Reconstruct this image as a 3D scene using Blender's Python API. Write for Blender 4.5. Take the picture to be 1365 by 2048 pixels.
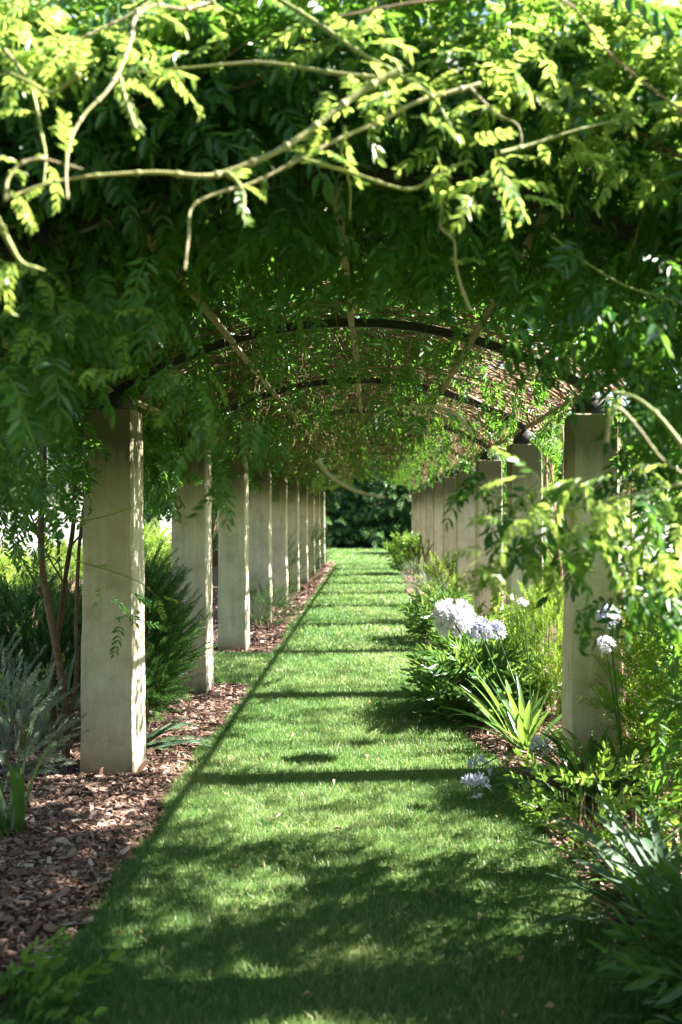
import bpy, math, random
import numpy as np
from mathutils import Vector
PI = math.pi
rng = np.random.default_rng(7)
random.seed(7)
S = bpy.context.scene
for o in list(bpy.data.objects): bpy.data.objects.remove(o)
COL = S.collection

# ---------------------------------------------------------------- camera
YAW = math.radians(1.80)
cd = bpy.data.cameras.new('camera'); cam = bpy.data.objects.new('camera', cd); COL.objects.link(cam)
cam.location = (0, 0, 1.6); cam.rotation_euler = (PI/2, 0, YAW)
cd.sensor_fit = 'VERTICAL'; cd.sensor_height = 36; cd.lens = 35
cd.clip_start = 0.05; cd.clip_end = 500
cd.dof.use_dof = True; cd.dof.focus_distance = 7.0; cd.dof.aperture_fstop = 2.2
S.camera = cam
F = 1991.0
def P(px, py, d):
    """the point the photo shows at pixel (px, py), d metres away along the view"""
    xc = (px-682.5)/F*d; zc = (1024-py)/F*d
    return np.array([xc*math.cos(YAW)-d*math.sin(YAW), xc*math.sin(YAW)+d*math.cos(YAW), 1.6+zc])

# ---------------------------------------------------------------- light
W = bpy.data.worlds.new('World'); S.world = W; W.use_nodes = True
SUNV = Vector((1.036, 0.13, 1.0)).normalized()
nt = W.node_tree
sky = nt.nodes.new('ShaderNodeTexSky'); sky.sky_type = 'NISHITA'; sky.sun_disc = False
sky.sun_elevation = math.asin(SUNV.z); sky.sun_rotation = math.atan2(SUNV.x, SUNV.y)
bg = nt.nodes['Background']; bg.inputs['Strength'].default_value = 0.05
nt.links.new(sky.outputs[0], bg.inputs[0])
ld = bpy.data.lights.new('sun', 'SUN'); ld.energy = 5.0; ld.angle = math.radians(0.53); ld.color = (1, 0.95, 0.86)
sun = bpy.data.objects.new('sun', ld); COL.objects.link(sun)
sun.rotation_euler = SUNV.to_track_quat('Z', 'Y').to_euler(); sun.location = (20, 5, 20)
S.view_settings.view_transform = 'Standard'; S.view_settings.look = 'None'
S.view_settings.exposure = 3.1; S.view_settings.gamma = 1
S.render.engine = 'CYCLES'
cy = S.cycles
cy.use_denoising = True
cy.max_bounces = 8; cy.diffuse_bounces = 4; cy.glossy_bounces = 2; cy.transmission_bounces = 5; cy.transparent_max_bounces = 6
cy.sample_clamp_indirect = 8; cy.caustics_reflective = False; cy.caustics_refractive = False

# ---------------------------------------------------------------- materials
def newmat(name):
    m = bpy.data.materials.new(name); m.use_nodes = True
    t = m.node_tree; t.nodes.clear()
    out = t.nodes.new('ShaderNodeOutputMaterial')
    return m, t, out
def N(t, kind, **kw):
    n = t.nodes.new(kind)
    for k, v in kw.items():
        if k in n.inputs: n.inputs[k].default_value = v
        else: setattr(n, k, v)
    return n
def ramp(t, src, stops):
    r = t.nodes.new('ShaderNodeValToRGB'); e = r.color_ramp.elements
    while len(e) < len(stops): e.new(0.5)
    for i, (p, c) in enumerate(stops): e[i].position = p; e[i].color = (*c, 1)
    t.links.new(src, r.inputs[0]); return r
def leaf_mat(name, stops, trans, tmix=0.4, rough=0.38, spec=0.5):
    """rnd attribute -> colour; diffuse + gloss mixed with light coming through the blade"""
    m, t, out = newmat(name)
    a = N(t, 'ShaderNodeAttribute', attribute_name='rnd')
    r = ramp(t, a.outputs['Fac'], stops)
    p = N(t, 'ShaderNodeBsdfPrincipled', Roughness=rough); p.inputs['Specular IOR Level'].default_value = spec
    t.links.new(r.outputs[0], p.inputs['Base Color'])
    tr = N(t, 'ShaderNodeBsdfTranslucent')
    mu = N(t, 'ShaderNodeMix', data_type='RGBA'); mu.inputs['Factor'].default_value = 0.75
    mu.inputs[7].default_value = (*trans, 1)
    t.links.new(r.outputs[0], mu.inputs[6]); t.links.new(mu.outputs[2], tr.inputs['Color'])
    mx = N(t, 'ShaderNodeMixShader'); mx.inputs[0].default_value = tmix
    t.links.new(p.outputs[0], mx.inputs[1]); t.links.new(tr.outputs[0], mx.inputs[2]); t.links.new(mx.outputs[0], out.inputs[0])
    return m
def rnd_mat(name, stops, rough=0.7, spec=0.3, nscale=None, bump=0.0):
    m, t, out = newmat(name)
    a = N(t, 'ShaderNodeAttribute', attribute_name='rnd')
    src = a.outputs['Fac']
    p = N(t, 'ShaderNodeBsdfPrincipled', Roughness=rough); p.inputs['Specular IOR Level'].default_value = spec
    if nscale:
        c = N(t, 'ShaderNodeTexCoord')
        n = N(t, 'ShaderNodeTexNoise', Scale=nscale, Detail=5.0)
        t.links.new(c.outputs['Object'], n.inputs['Vector'])
        ad = N(t, 'ShaderNodeMath', operation='MULTIPLY_ADD'); ad.inputs[1].default_value = 0.9; 
        t.links.new(n.outputs[0], ad.inputs[0]); 
        sb = N(t, 'ShaderNodeMath', operation='MULTIPLY_ADD'); sb.inputs[1].default_value = 0.6; sb.inputs[2].default_value = -0.27
        t.links.new(a.outputs['Fac'], sb.inputs[0]); t.links.new(sb.outputs[0], ad.inputs[2])
        src = ad.outputs[0]
        if bump:
            b = N(t, 'ShaderNodeBump', Strength=bump, Distance=0.01)
            t.links.new(n.outputs[0], b.inputs['Height']); t.links.new(b.outputs[0], p.inputs['Normal'])
    r = ramp(t, src, stops)
    t.links.new(r.outputs[0], p.inputs['Base Color']); t.links.new(p.outputs[0], out.inputs[0])
    return m

M = {}
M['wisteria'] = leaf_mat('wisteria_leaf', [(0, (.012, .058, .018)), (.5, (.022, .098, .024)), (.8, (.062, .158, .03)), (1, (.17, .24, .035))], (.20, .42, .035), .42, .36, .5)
M['wisteria_young_lit'] = leaf_mat('wisteria_young_lit_leaf', [(0, (.05, .15, .03)), (.55, (.11, .23, .045)), (1, (.27, .31, .08))], (.50, .65, .12), .56, .33, .6)  # young growth, and the paler tone for leaves drawn as sunlit
M['shoot'] = rnd_mat('green_shoot', [(0, (.13, .17, .04)), (.45, (.23, .25, .08)), (.75, (.30, .25, .15)), (1, (.26, .19, .13))], .55, .3, 9)
M['bark'] = rnd_mat('vine_bark', [(0, (.05, .034, .022)), (.5, (.15, .10, .066)), (1, (.30, .23, .165))], .85, .2, 22, .5)
M['barkred_lit'] = rnd_mat('peeling_lit_bark', [(0, (.09, .05, .03)), (.5, (.24, .15, .10)), (1, (.42, .31, .24))], .85, .2, 30, .5)  # peeling trunks, and the paler tone for stems drawn as sunlit
M['dry'] = rnd_mat('dry_stalk', [(0, (.05, .09, .02)), (.4, (.11, .13, .035)), (.7, (.24, .18, .07)), (1, (.34, .29, .12))], .8, .2)
M['needle'] = leaf_mat('needle_leaf', [(0, (.02, .07, .018)), (.6, (.05, .13, .03)), (1, (.13, .2, .05))], (.14, .3, .04), .3, .45, .4)
M['box'] = leaf_mat('bright_shrub_leaf', [(0, (.05, .13, .02)), (.45, (.11, .23, .035)), (1, (.28, .35, .06))], (.40, .55, .06), .45, .4, .45)
M['strap'] = leaf_mat('strap_leaf', [(0, (.03, .09, .02)), (.6, (.07, .16, .04)), (1, (.13, .22, .06))], (.26, .42, .06), .35, .33, .5)
M['iris'] = leaf_mat('iris_leaf', [(0, (.05, .10, .06)), (.6, (.11, .18, .11)), (1, (.20, .27, .18))], (.20, .34, .12), .3, .5, .4)
M['herb'] = leaf_mat('herb_leaf', [(0, (.04, .11, .02)), (.6, (.09, .2, .035)), (1, (.2, .28, .06))], (.3, .46, .05), .4, .42, .4)
M['grey'] = leaf_mat('grey_leaf', [(0, (.12, .16, .11)), (.6, (.28, .33, .25)), (1, (.45, .48, .40))], (.3, .38, .2), .3, .6, .3)
M['conifer'] = leaf_mat('conifer_leaf', [(0, (.032, .085, .028)), (.6, (.08, .17, .055)), (1, (.17, .26, .085))], (.10, .2, .05), .25, .55, .3)
M['cypress'] = leaf_mat('cypress_leaf', [(0, (.05, .10, .05)), (.6, (.10, .17, .08)), (1, (.18, .25, .11))], (.12, .24, .06), .2, .6, .3)
M['tree'] = leaf_mat('tree_leaf', [(0, (.03, .08, .015)), (.6, (.07, .15, .03)), (1, (.16, .23, .05))], (.28, .42, .05), .4, .45, .4)
M['white'] = leaf_mat('white_petal', [(0, (.62, .60, .72)), (.6, (.78, .76, .82)), (1, (.86, .85, .84))], (.8, .78, .84), .4, .5, .3)
M['blue'] = leaf_mat('lilac_petal', [(0, (.5, .5, .68)), (.6, (.66, .65, .79)), (1, (.8, .79, .84))], (.68, .68, .82), .4, .5, .3)
M['grass'] = leaf_mat('grass_blade', [(0, (.014, .08, .02)), (.4, (.045, .14, .036)), (.75, (.17, .225, .08)), (.9, (.34, .33, .16)), (1, (.55, .47, .29))], (.24, .42, .09), .36, .42, .35)
M['chip'] = rnd_mat('bark_chip', [(0, (.06, .035, .027)), (.35, (.17, .095, .072)), (.7, (.33, .215, .175)), (1, (.52, .42, .37))], .8, .25)
M['iron'] = rnd_mat('dark_iron', [(0, (.012, .011, .010)), (1, (.035, .03, .027))], .55, .4, 30, .15)
M['timber'] = rnd_mat('weathered_batten', [(0, (.13, .11, .08)), (.5, (.25, .215, .155)), (1, (.37, .32, .25))], .85, .2, 14, .3)
M['dead'] = rnd_mat('dead_leaf', [(0, (.22, .12, .05)), (.6, (.42, .28, .14)), (1, (.55, .43, .26))], .7, .3)

def stone_mat():
    m, t, out = newmat('pillar_stone')
    c = N(t, 'ShaderNodeTexCoord'); oi = N(t, 'ShaderNodeObjectInfo')
    off = N(t, 'ShaderNodeVectorMath', operation='ADD')
    sc = N(t, 'ShaderNodeVectorMath', operation='SCALE'); sc.inputs['Scale'].default_value = 1.0
    rv = N(t, 'ShaderNodeCombineXYZ')
    mm = N(t, 'ShaderNodeMath', operation='MULTIPLY'); mm.inputs[1].default_value = 37.0
    t.links.new(oi.outputs['Random'], mm.inputs[0])
    for k in 'XYZ': t.links.new(mm.outputs[0], rv.inputs[k])
    t.links.new(c.outputs['Object'], off.inputs[0]); t.links.new(rv.outputs[0], off.inputs[1])
    n1 = N(t, 'ShaderNodeTexNoise', Scale=5.0, Detail=8.0, Roughness=0.65); t.links.new(off.outputs[0], n1.inputs['Vector'])
    n2 = N(t, 'ShaderNodeTexNoise', Scale=130.0, Detail=3.0); t.links.new(off.outputs[0], n2.inputs['Vector'])
    mp = N(t, 'ShaderNodeMapping'); mp.inputs['Scale'].default_value = (16, 16, 1.0); t.links.new(off.outputs[0], mp.inputs['Vector'])
    n3 = N(t, 'ShaderNodeTexNoise', Scale=1.0, Detail=5.0, Roughness=0.6); t.links.new(mp.outputs[0], n3.inputs['Vector'])
    base = ramp(t, n1.outputs[0], [(.28, (.42, .36, .265)), (.5, (.575, .505, .40)), (.72, (.69, .62, .51))])
    spk = ramp(t, n2.outputs[0], [(.32, (.62, .62, .62)), (.45, (1, 1, 1))])
    mul = N(t, 'ShaderNodeMix', data_type='RGBA', blend_type='MULTIPLY'); mul.inputs['Factor'].default_value = .55
    t.links.new(base.outputs[0], mul.inputs[6]); t.links.new(spk.outputs[0], mul.inputs[7])
    stk = ramp(t, n3.outputs[0], [(.35, (.72, .69, .6)), (.6, (1, 1, 1))])
    mul2 = N(t, 'ShaderNodeMix', data_type='RGBA', blend_type='MULTIPLY'); mul2.inputs['Factor'].default_value = .55
    t.links.new(mul.outputs[2], mul2.inputs[6]); t.links.new(stk.outputs[0], mul2.inputs[7])
    # algae on the top 0.5 m and a damp splash band at the foot
    sx = N(t, 'ShaderNodeSeparateXYZ'); t.links.new(c.outputs['Object'], sx.inputs[0])
    hi = N(t, 'ShaderNodeMapRange'); hi.inputs[1].default_value = 1.45; hi.inputs[2].default_value = 2.15; t.links.new(sx.outputs['Z'], hi.inputs[0])
    s1 = N(t, 'ShaderNodeMath', operation='ADD'); t.links.new(hi.outputs[0], s1.inputs[0])
    s0 = N(t, 'ShaderNodeMath', operation='MULTIPLY_ADD'); s0.inputs[1].default_value = 1.5; s0.inputs[2].default_value = -.85
    ns = N(t, 'ShaderNodeMix', data_type='FLOAT'); ns.inputs['Factor'].default_value = .5
    t.links.new(n1.outputs[0], ns.inputs[2]); t.links.new(n3.outputs[0], ns.inputs[3]); t.links.new(ns.outputs[0], s0.inputs[0]); t.links.new(s0.outputs[0], s1.inputs[1])
    mk = ramp(t, s1.outputs[0], [(.15, (0, 0, 0)), (.7, (.9, .9, .9))])
    moss = N(t, 'ShaderNodeMix', data_type='RGBA'); moss.inputs[7].default_value = (.085, .078, .042, 1)
    t.links.new(mk.outputs[0], moss.inputs['Factor']); t.links.new(mul2.outputs[2], moss.inputs[6])
    lo = N(t, 'ShaderNodeMapRange'); lo.inputs[1].default_value = .3; lo.inputs[2].default_value = 0.0; t.links.new(sx.outputs['Z'], lo.inputs[0])
    s2 = N(t, 'ShaderNodeMath', operation='ADD'); t.links.new(lo.outputs[0], s2.inputs[0]); t.links.new(s0.outputs[0], s2.inputs[1])
    mk2 = ramp(t, s2.outputs[0], [(.3, (0, 0, 0)), (.85, (.8, .8, .8))])
    dirt = N(t, 'ShaderNodeMix', data_type='RGBA'); dirt.inputs[7].default_value = (.10, .085, .055, 1)
    t.links.new(mk2.outputs[0], dirt.inputs['Factor']); t.links.new(moss.outputs[2], dirt.inputs[6])
    p = N(t, 'ShaderNodeBsdfPrincipled', Roughness=.9); p.inputs['Specular IOR Level'].default_value = .2
    t.links.new(dirt.outputs[2], p.inputs['Base Color'])
    b = N(t, 'ShaderNodeBump', Strength=.45, Distance=.006); t.links.new(n2.outputs[0], b.inputs['Height'])
    b2 = N(t, 'ShaderNodeBump', Strength=.3, Distance=.02); t.links.new(n1.outputs[0], b2.inputs['Height']); t.links.new(b.outputs[0], b2.inputs['Normal'])
    t.links.new(b2.outputs[0], p.inputs['Normal']); t.links.new(p.outputs[0], out.inputs[0])
    return m
M['stone'] = stone_mat()
def ground_mat(name, stops, scale, fine, bump=.6):
    m, t, out = newmat(name)
    c = N(t, 'ShaderNodeTexCoord')
    a = N(t, 'ShaderNodeTexNoise', Scale=scale, Detail=6.0); b = N(t, 'ShaderNodeTexNoise', Scale=fine, Detail=4.0)
    t.links.new(c.outputs['Object'], a.inputs['Vector']); t.links.new(c.outputs['Object'], b.inputs['Vector'])
    mx = N(t, 'ShaderNodeMix', data_type='FLOAT'); mx.inputs['Factor'].default_value = .5
    t.links.new(a.outputs[0], mx.inputs[2]); t.links.new(b.outputs[0], mx.inputs[3])
    r = ramp(t, mx.outputs[0], stops)
    p = N(t, 'ShaderNodeBsdfPrincipled', Roughness=.95); p.inputs['Specular IOR Level'].default_value = .15
    bp = N(t, 'ShaderNodeBump', Strength=bump, Distance=.03); t.links.new(b.outputs[0], bp.inputs['Height'])
    t.links.new(bp.outputs[0], p.inputs['Normal']); t.links.new(r.outputs[0], p.inputs['Base Color']); t.links.new(p.outputs[0], out.inputs[0])
    return m
M['lawn'] = ground_mat('lawn_base', [(.3, (.06, .12, .03)), (.5, (.11, .17, .05)), (.7, (.22, .22, .09))], 1.3, 60)
M['soil'] = ground_mat('mulch_base', [(.3, (.045, .026, .018)), (.5, (.10, .06, .042)), (.7, (.2, .13, .10))], 4, 45, 1)

# ---------------------------------------------------------------- mesh helpers
class MB:
    def __init__(s): s.v = []; s.f4 = []; s.f3 = []; s.r = []; s.n = 0
    def add(s, v, quads=None, tris=None, rnd=None):
        v = np.asarray(v, float).reshape(-1, 3)
        if quads is not None and len(quads): s.f4.append(np.asarray(quads, int).reshape(-1, 4)+s.n)
        if tris is not None and len(tris): s.f3.append(np.asarray(tris, int).reshape(-1, 3)+s.n)
        s.r.append(np.broadcast_to(np.asarray(random.random() if rnd is None else rnd, float), (len(v),)))
        s.v.append(v); s.n += len(v); return s
    def build(s, name, mat, parent=None, smooth=True, loc=None):
        me = bpy.data.meshes.new(name)
        v = np.concatenate(s.v) if s.v else np.zeros((0, 3))
        if loc is not None: v = v-np.asarray(loc)
        elif parent is not None:        # points are given in world space: keep them relative to the thing's base
            r = parent
            while r.parent: r = r.parent
            v = v-np.array(r.location)
        f4 = np.concatenate(s.f4) if s.f4 else np.zeros((0, 4), int); f3 = np.concatenate(s.f3) if s.f3 else np.zeros((0, 3), int)
        me.vertices.add(len(v)); me.vertices.foreach_set('co', v.astype(np.float32).ravel())
        nl = f4.size+f3.size; me.loops.add(nl)
        me.loops.foreach_set('vertex_index', np.concatenate([f4.ravel(), f3.ravel()]).astype(np.int32))
        me.polygons.add(len(f4)+len(f3))
        st = np.concatenate([np.arange(len(f4))*4, f4.size+np.arange(len(f3))*3]).astype(np.int32)
        me.polygons.foreach_set('loop_start', st)
        me.polygons.foreach_set('use_smooth', np.full(len(st), bool(smooth)))
        me.update(calc_edges=True)
        a = me.attributes.new('rnd', 'FLOAT', 'POINT'); a.data.foreach_set('value', np.concatenate(s.r).astype(np.float32) if s.r else np.zeros(0, np.float32))
        me.materials.append(M[mat] if isinstance(mat, str) else mat)
        o = bpy.data.objects.new(name, me); COL.objects.link(o)
        if loc is not None: o.location = [float(x) for x in loc]
        if parent is not None:
            o.parent = parent
        return o
def tag(o, label=None, cat=None, group=None, kind=None):
    for k, v in (('label', label), ('category', cat), ('group', group), ('kind', kind)):
        if v: o[k] = v
    return o
def empty(name, loc, label=None, cat=None, group=None):
    o = bpy.data.objects.new(name, None); COL.objects.link(o); o.location = [float(x) for x in loc]; o.empty_display_size = .1
    return tag(o, label, cat, group)
def kids(o): return [c for c in bpy.data.objects if c.parent == o]
def copy_tree(o, loc, rz=0, scale=1, label=None, group=None, ch=None):
    c = o.copy(); COL.objects.link(c); c.location = loc; c.rotation_euler = (0, 0, rz); c.scale = (scale,)*3
    if label: c['label'] = label
    if group: c['group'] = group
    for k in (kids(o) if ch is None else ch):
        d = k.copy(); COL.objects.link(d); d.parent = c
        for g in kids(k):
            e = g.copy(); COL.objects.link(e); e.parent = d
    return c

def smooth_path(pts, n=6):
    """Catmull-Rom through the points"""
    p = np.asarray(pts, float)
    if len(p) < 3: return np.linspace(p[0], p[-1], n+1)
    q = np.vstack([2*p[0]-p[1], p, 2*p[-1]-p[-2]]); out = []
    for i in range(1, len(q)-2):
        for t in np.linspace(0, 1, n, endpoint=False):
            out.append(.5*((2*q[i])+(-q[i-1]+q[i+1])*t+(2*q[i-1]-5*q[i]+4*q[i+1]-q[i+2])*t*t+(-q[i-1]+3*q[i]-3*q[i+1]+q[i+2])*t**3))
    out.append(p[-1]); return np.array(out)
def tube(mb, pts, r0, r1=None, sides=5, rnd=None, knots=0.0, caps=True, node=0.0):
    p = np.asarray(pts, float); n = len(p); r1 = r0 if r1 is None else r1
    t = np.gradient(p, axis=0); t /= np.linalg.norm(t, axis=1)[:, None]+1e-9
    ref = np.array([0, 0, 1.]) if abs(t[0, 2]) < .9 else np.array([1., 0, 0])
    u = np.cross(t, ref); 
    u /= np.linalg.norm(u, axis=1)[:, None]+1e-9
    for i in range(1, n):
        a = u[i-1]-t[i]*np.dot(u[i-1], t[i]); l = np.linalg.norm(a)
        if l > 1e-6: u[i] = a/l
    w = np.cross(t, u)
    ang = np.linspace(0, 2*PI, sides, endpoint=False)
    r = np.linspace(r0, r1, n)*(1+knots*rng.standard_normal(n))
    if node:        # swollen joints every few centimetres
        s_ = np.concatenate([[0], np.cumsum(np.linalg.norm(np.diff(p, axis=0), axis=1))]); r *= 1+.55*np.exp(-(((s_/node+.3) % 1)-.5)**2/.004)
    v = p[:, None]+r[:, None, None]*(np.cos(ang)[None, :, None]*u[:, None]+np.sin(ang)[None, :, None]*w[:, None])
    i = np.arange(n-1)[:, None]*sides; j = np.arange(sides)[None]; k = (j+1) % sides
    q = np.stack([i+j, i+k, i+sides+k, i+sides+j], -1).reshape(-1, 4)
    v = v.reshape(-1, 3); tr = []
    if caps:
        v = np.vstack([v, p[0], p[-1]]); a = n*sides
        tr = [(a, (x+1) % sides, x) for x in range(sides)]+[(a+1, (n-1)*sides+x, (n-1)*sides+(x+1) % sides) for x in range(sides)]
    mb.add(v, q, tr, rnd)
def box(mb, c, s, rnd=None, taper=1.0, bev=0.0):
    """box centred at c in x, y, standing on c.z; taper = top size / base size; bev = chamfered corners"""
    hx, hy, h = s[0]/2, s[1]/2, s[2]
    def ring(hx, hy, z, b): return [(c[0]+x, c[1]+y, c[2]+z) for x, y in ((-hx+b, -hy), (hx-b, -hy), (hx, -hy+b), (hx, hy-b), (hx-b, hy), (-hx+b, hy), (-hx, hy-b), (-hx, -hy+b))]
    b = max(bev, .0005); nz = 14 if bev else 1; v = []
    for k in range(nz+1):
        f = k/nz; sc = 1+(taper-1)*f
        v += ring(hx*sc, hy*sc, h*f-(b if k == nz else 0), b)
    v += ring(hx*taper-b, hy*taper-b, h, b)
    v = np.array(v)
    if bev: v[:, :2] += np.random.default_rng(3).normal(0, .0022, (len(v), 2))
    m = len(v)//8; q = [(8*i+j, 8*i+(j+1) % 8, 8*i+8+(j+1) % 8, 8*i+8+j) for i in range(m-1) for j in range(8)]
    t8 = [8*(m-1)+j for j in range(8)]; q += [(t8[0], t8[1], t8[2], t8[3]), (t8[0], t8[3], t8[4], t8[7]), (t8[4], t8[5], t8[6], t8[7])]
    mb.add(v, q, None, rnd)

def frames(d, nrm):
    """rotation matrices (N,3,3): columns x, y=d, z near nrm"""
    d = d/(np.linalg.norm(d, axis=1)[:, None]+1e-9)
    x = np.cross(d, nrm); l = np.linalg.norm(x, axis=1)
    bad = l < 1e-3
    if bad.any(): x[bad] = np.cross(d[bad], np.array([1., .3, .2])); l = np.linalg.norm(x, axis=1)
    x /= l[:, None]; z = np.cross(x, d)
    return np.stack([x, d, z], -1)
def inst(mb, tmpl, R, T, sc, rnd):
    """stamp template(s) (verts, quads, per-vert rnd offset) at N places"""
    if not len(T): return
    tl = tmpl if isinstance(tmpl, list) else [tmpl]
    pick = rng.integers(0, len(tl), len(T))
    for k, (tv, tq, tr) in enumerate(tl):
        m = pick == k; n = int(m.sum())
        if not n: continue
        v = np.einsum('nij,kj->nki', R[m], tv)*np.asarray(sc)[m][:, None, None]+T[m][:, None]
        q = tq[None]+(np.arange(n)*len(tv))[:, None, None]
        r = np.clip(np.asarray(rnd)[m][:, None]+tr[None], 0, 1)
        mb.add(v.reshape(-1, 3), q.reshape(-1, 4), None, r.ravel())
def blade(base, d, nrm, L, w, fold=.25, droop=.15):
    """six-point leaf folded along its midrib: (verts, quads)"""
    d = d/np.linalg.norm(d); x = np.cross(d, nrm); x /= np.linalg.norm(x)+1e-9; z = np.cross(x, d)
    v = [base, base+d*L*.33-x*w*.5+z*(w*fold), base+d*L*.70-x*w*.42+z*(w*fold-droop*L*.5), base+d*L-z*droop*L,
         base+d*L*.70+x*w*.42+z*(w*fold-droop*L*.5), base+d*L*.33+x*w*.5+z*(w*fold)]
    return v, [(0, 3, 2, 1), (0, 5, 4, 3)]
def tmpl_join(parts):
    V, Q, Rr = [], [], []
    for v, q, r in parts:
        b = len(V); V += [np.asarray(p, float) for p in v]; Q += [tuple(i+b for i in f) for f in q]; Rr += [r]*len(v)
    return np.array(V), np.array(Q), np.array(Rr)
def pinnate(pairs=6, droop=.35, young=False):
    """a wisteria leaf of length 1 along +y, face up +z"""
    parts = []
    def c(t): return np.array([0.02*math.sin(5*t), t*(1-.12*droop*t), -droop*t*t])
    rr = [c(t) for t in np.linspace(0, 1, 5)]
    for a, b in zip(rr[:-1], rr[1:]):
        s = np.array([.007, 0, 0]); parts.append(([a-s, a+s, b+s, b-s], [(0, 1, 2, 3)], .15))
    for i in range(pairs):
        t = .22+.72*i/(pairs-1)+random.uniform(-.015, .015)
        L = (.30 if .15 < i/pairs < .7 else .26)*random.uniform(.88, 1.1); w = L*random.uniform(.29, .36)
        tan = c(t+.01)-c(t); tan /= np.linalg.norm(tan)
        for sgn in (-1, 1):
            ang = math.radians(random.uniform(48, 70)-14*i/pairs)
            d = tan*math.cos(ang)+np.array([sgn*math.sin(ang), 0, 0])+np.array([0, 0, random.uniform(-.45, .05)])
            n = np.array([random.uniform(-.25, .25), random.uniform(-.25, .25), 1.])
            v, q = blade(c(t), d, n, L, w, .18, random.uniform(.02, .3)); parts.append((v, q, random.uniform(-.12, .12)))
    tan = c(1)-c(.98)
    v, q = blade(c(1), tan+np.array([0, 0, -.1]), np.array([.1, 0, 1.]), .27, .09, .18, .15); parts.append((v, q, .05))
    return tmpl_join(parts)
PIN = [pinnate(random.choice((5, 6, 6, 7)), random.uniform(.1, .65)) for _ in range(8)]
PINH = [pinnate(random.choice((5, 6)), random.uniform(0, .3)) for _ in range(5)]
def twig(n, L, w, spread, jitter=.2, fold=.2, len2=1.0, upw=.4):
    """a leafy twig of length 1 along +y carrying n small leaves"""
    parts = []
    for k in range(3):
        a = PI*k/3; s = np.array([math.cos(a), 0, math.sin(a)])*.008; parts.append(([-s, s, s*.4+[0, 1, 0], -s*.4+[0, 1, 0]], [(0, 1, 2, 3)], -.5)) if k < 2 else None
    for i in range(n):
        t = .08+.92*(i+random.random())/n; a = i*2.4+random.uniform(-.4, .4)
        out = np.array([math.cos(a), 0, math.sin(a)]); sp = math.radians(spread+random.uniform(-15, 15))*(1-.35*t)
        d = np.array([0, math.cos(sp), 0])+out*math.sin(sp)
        nn = np.array([0, 1, 0])*math.sin(sp)-out*math.cos(sp)
        l = L*random.uniform(1-jitter, 1+jitter)*(1-.3*t)
        v, q = blade(np.array([0, t, 0])+out*.006, d, -nn, l, w*l, fold, random.uniform(0, .2)); parts.append((v, q, random.uniform(-.15, .15)+.25*(t-.5)))
    return tmpl_join(parts)
NEEDLE = [twig(44, .125, .24, 46) for _ in range(3)]
NEEDLEF = [twig(20, .16, .2, 45) for _ in range(3)]
BOXT = [twig(26, .14, .42, 58) for _ in range(4)]
HERBT = [twig(13, .30, .46, 62, .35) for _ in range(4)]
LANCE = [twig(11, .50, .24, 55, .3) for _ in range(3)]
CONI = [twig(26, .34, .16, 50, .3) for _ in range(4)]
TREET = [twig(12, .42, .5, 62, .35) for _ in range(4)]
def unit(n): 
    v = rng.standard_normal((n, 3)); return v/np.linalg.norm(v, axis=1)[:, None]

# ---------------------------------------------------------------- ground
def sheet(name, pts, z, mat):
    me = bpy.data.meshes.new(name); me.from_pydata([(x, y, z) for x, y in pts], [], [tuple(range(len(pts)))]); me.materials.append(M[mat])
    o = bpy.data.objects.new(name, me); COL.objects.link(o); o['kind'] = 'structure'; return o
sheet('ground', [(-160, -60), (160, -60), (160, 240), (-160, 240)], 0, 'lawn')
def ledge(y): return -1.135+.035*np.sin(y*1.7)+.022*np.sin(y*5.3)+.012*np.sin(y*17.)
def redge(y): return np.interp(y, [0, 5, 6.2, 7, 8, 12, 17, 24, 30], [.90, .88, .80, .66, .55, .60, .66, .76, .80])+.03*np.sin(y*2.1)+.015*np.sin(y*6.1)
def bedpoly(side, y0, y1, xo):
    ys = np.arange(y0, y1+.01, .15)
    e = [(float((ledge(y) if side < 0 else redge(y))), float(y)) for y in ys]
    return e+[(xo, float(y1)), (xo, float(y0))]
sheet('mulch_bed', bedpoly(-1, -3, 9.15, -7.5)[::-1], .004, 'soil')
sheet('mulch_bed', bedpoly(-1, 11.2, 31.5, -7.5)[::-1], .004, 'soil')
sheet('mulch_bed', bedpoly(1, -3, 31.5, 6.5), .004, 'soil')
def on_lawn(x, y):
    gap = (y > 9.15+.06*np.sin(x*9)) & (y < 11.2+.05*np.sin(x*7)) & (x < 0) | (y > 31.5)
    return ((x > ledge(y)) | gap) & ((x < redge(y)) | (y > 31.5))
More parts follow.
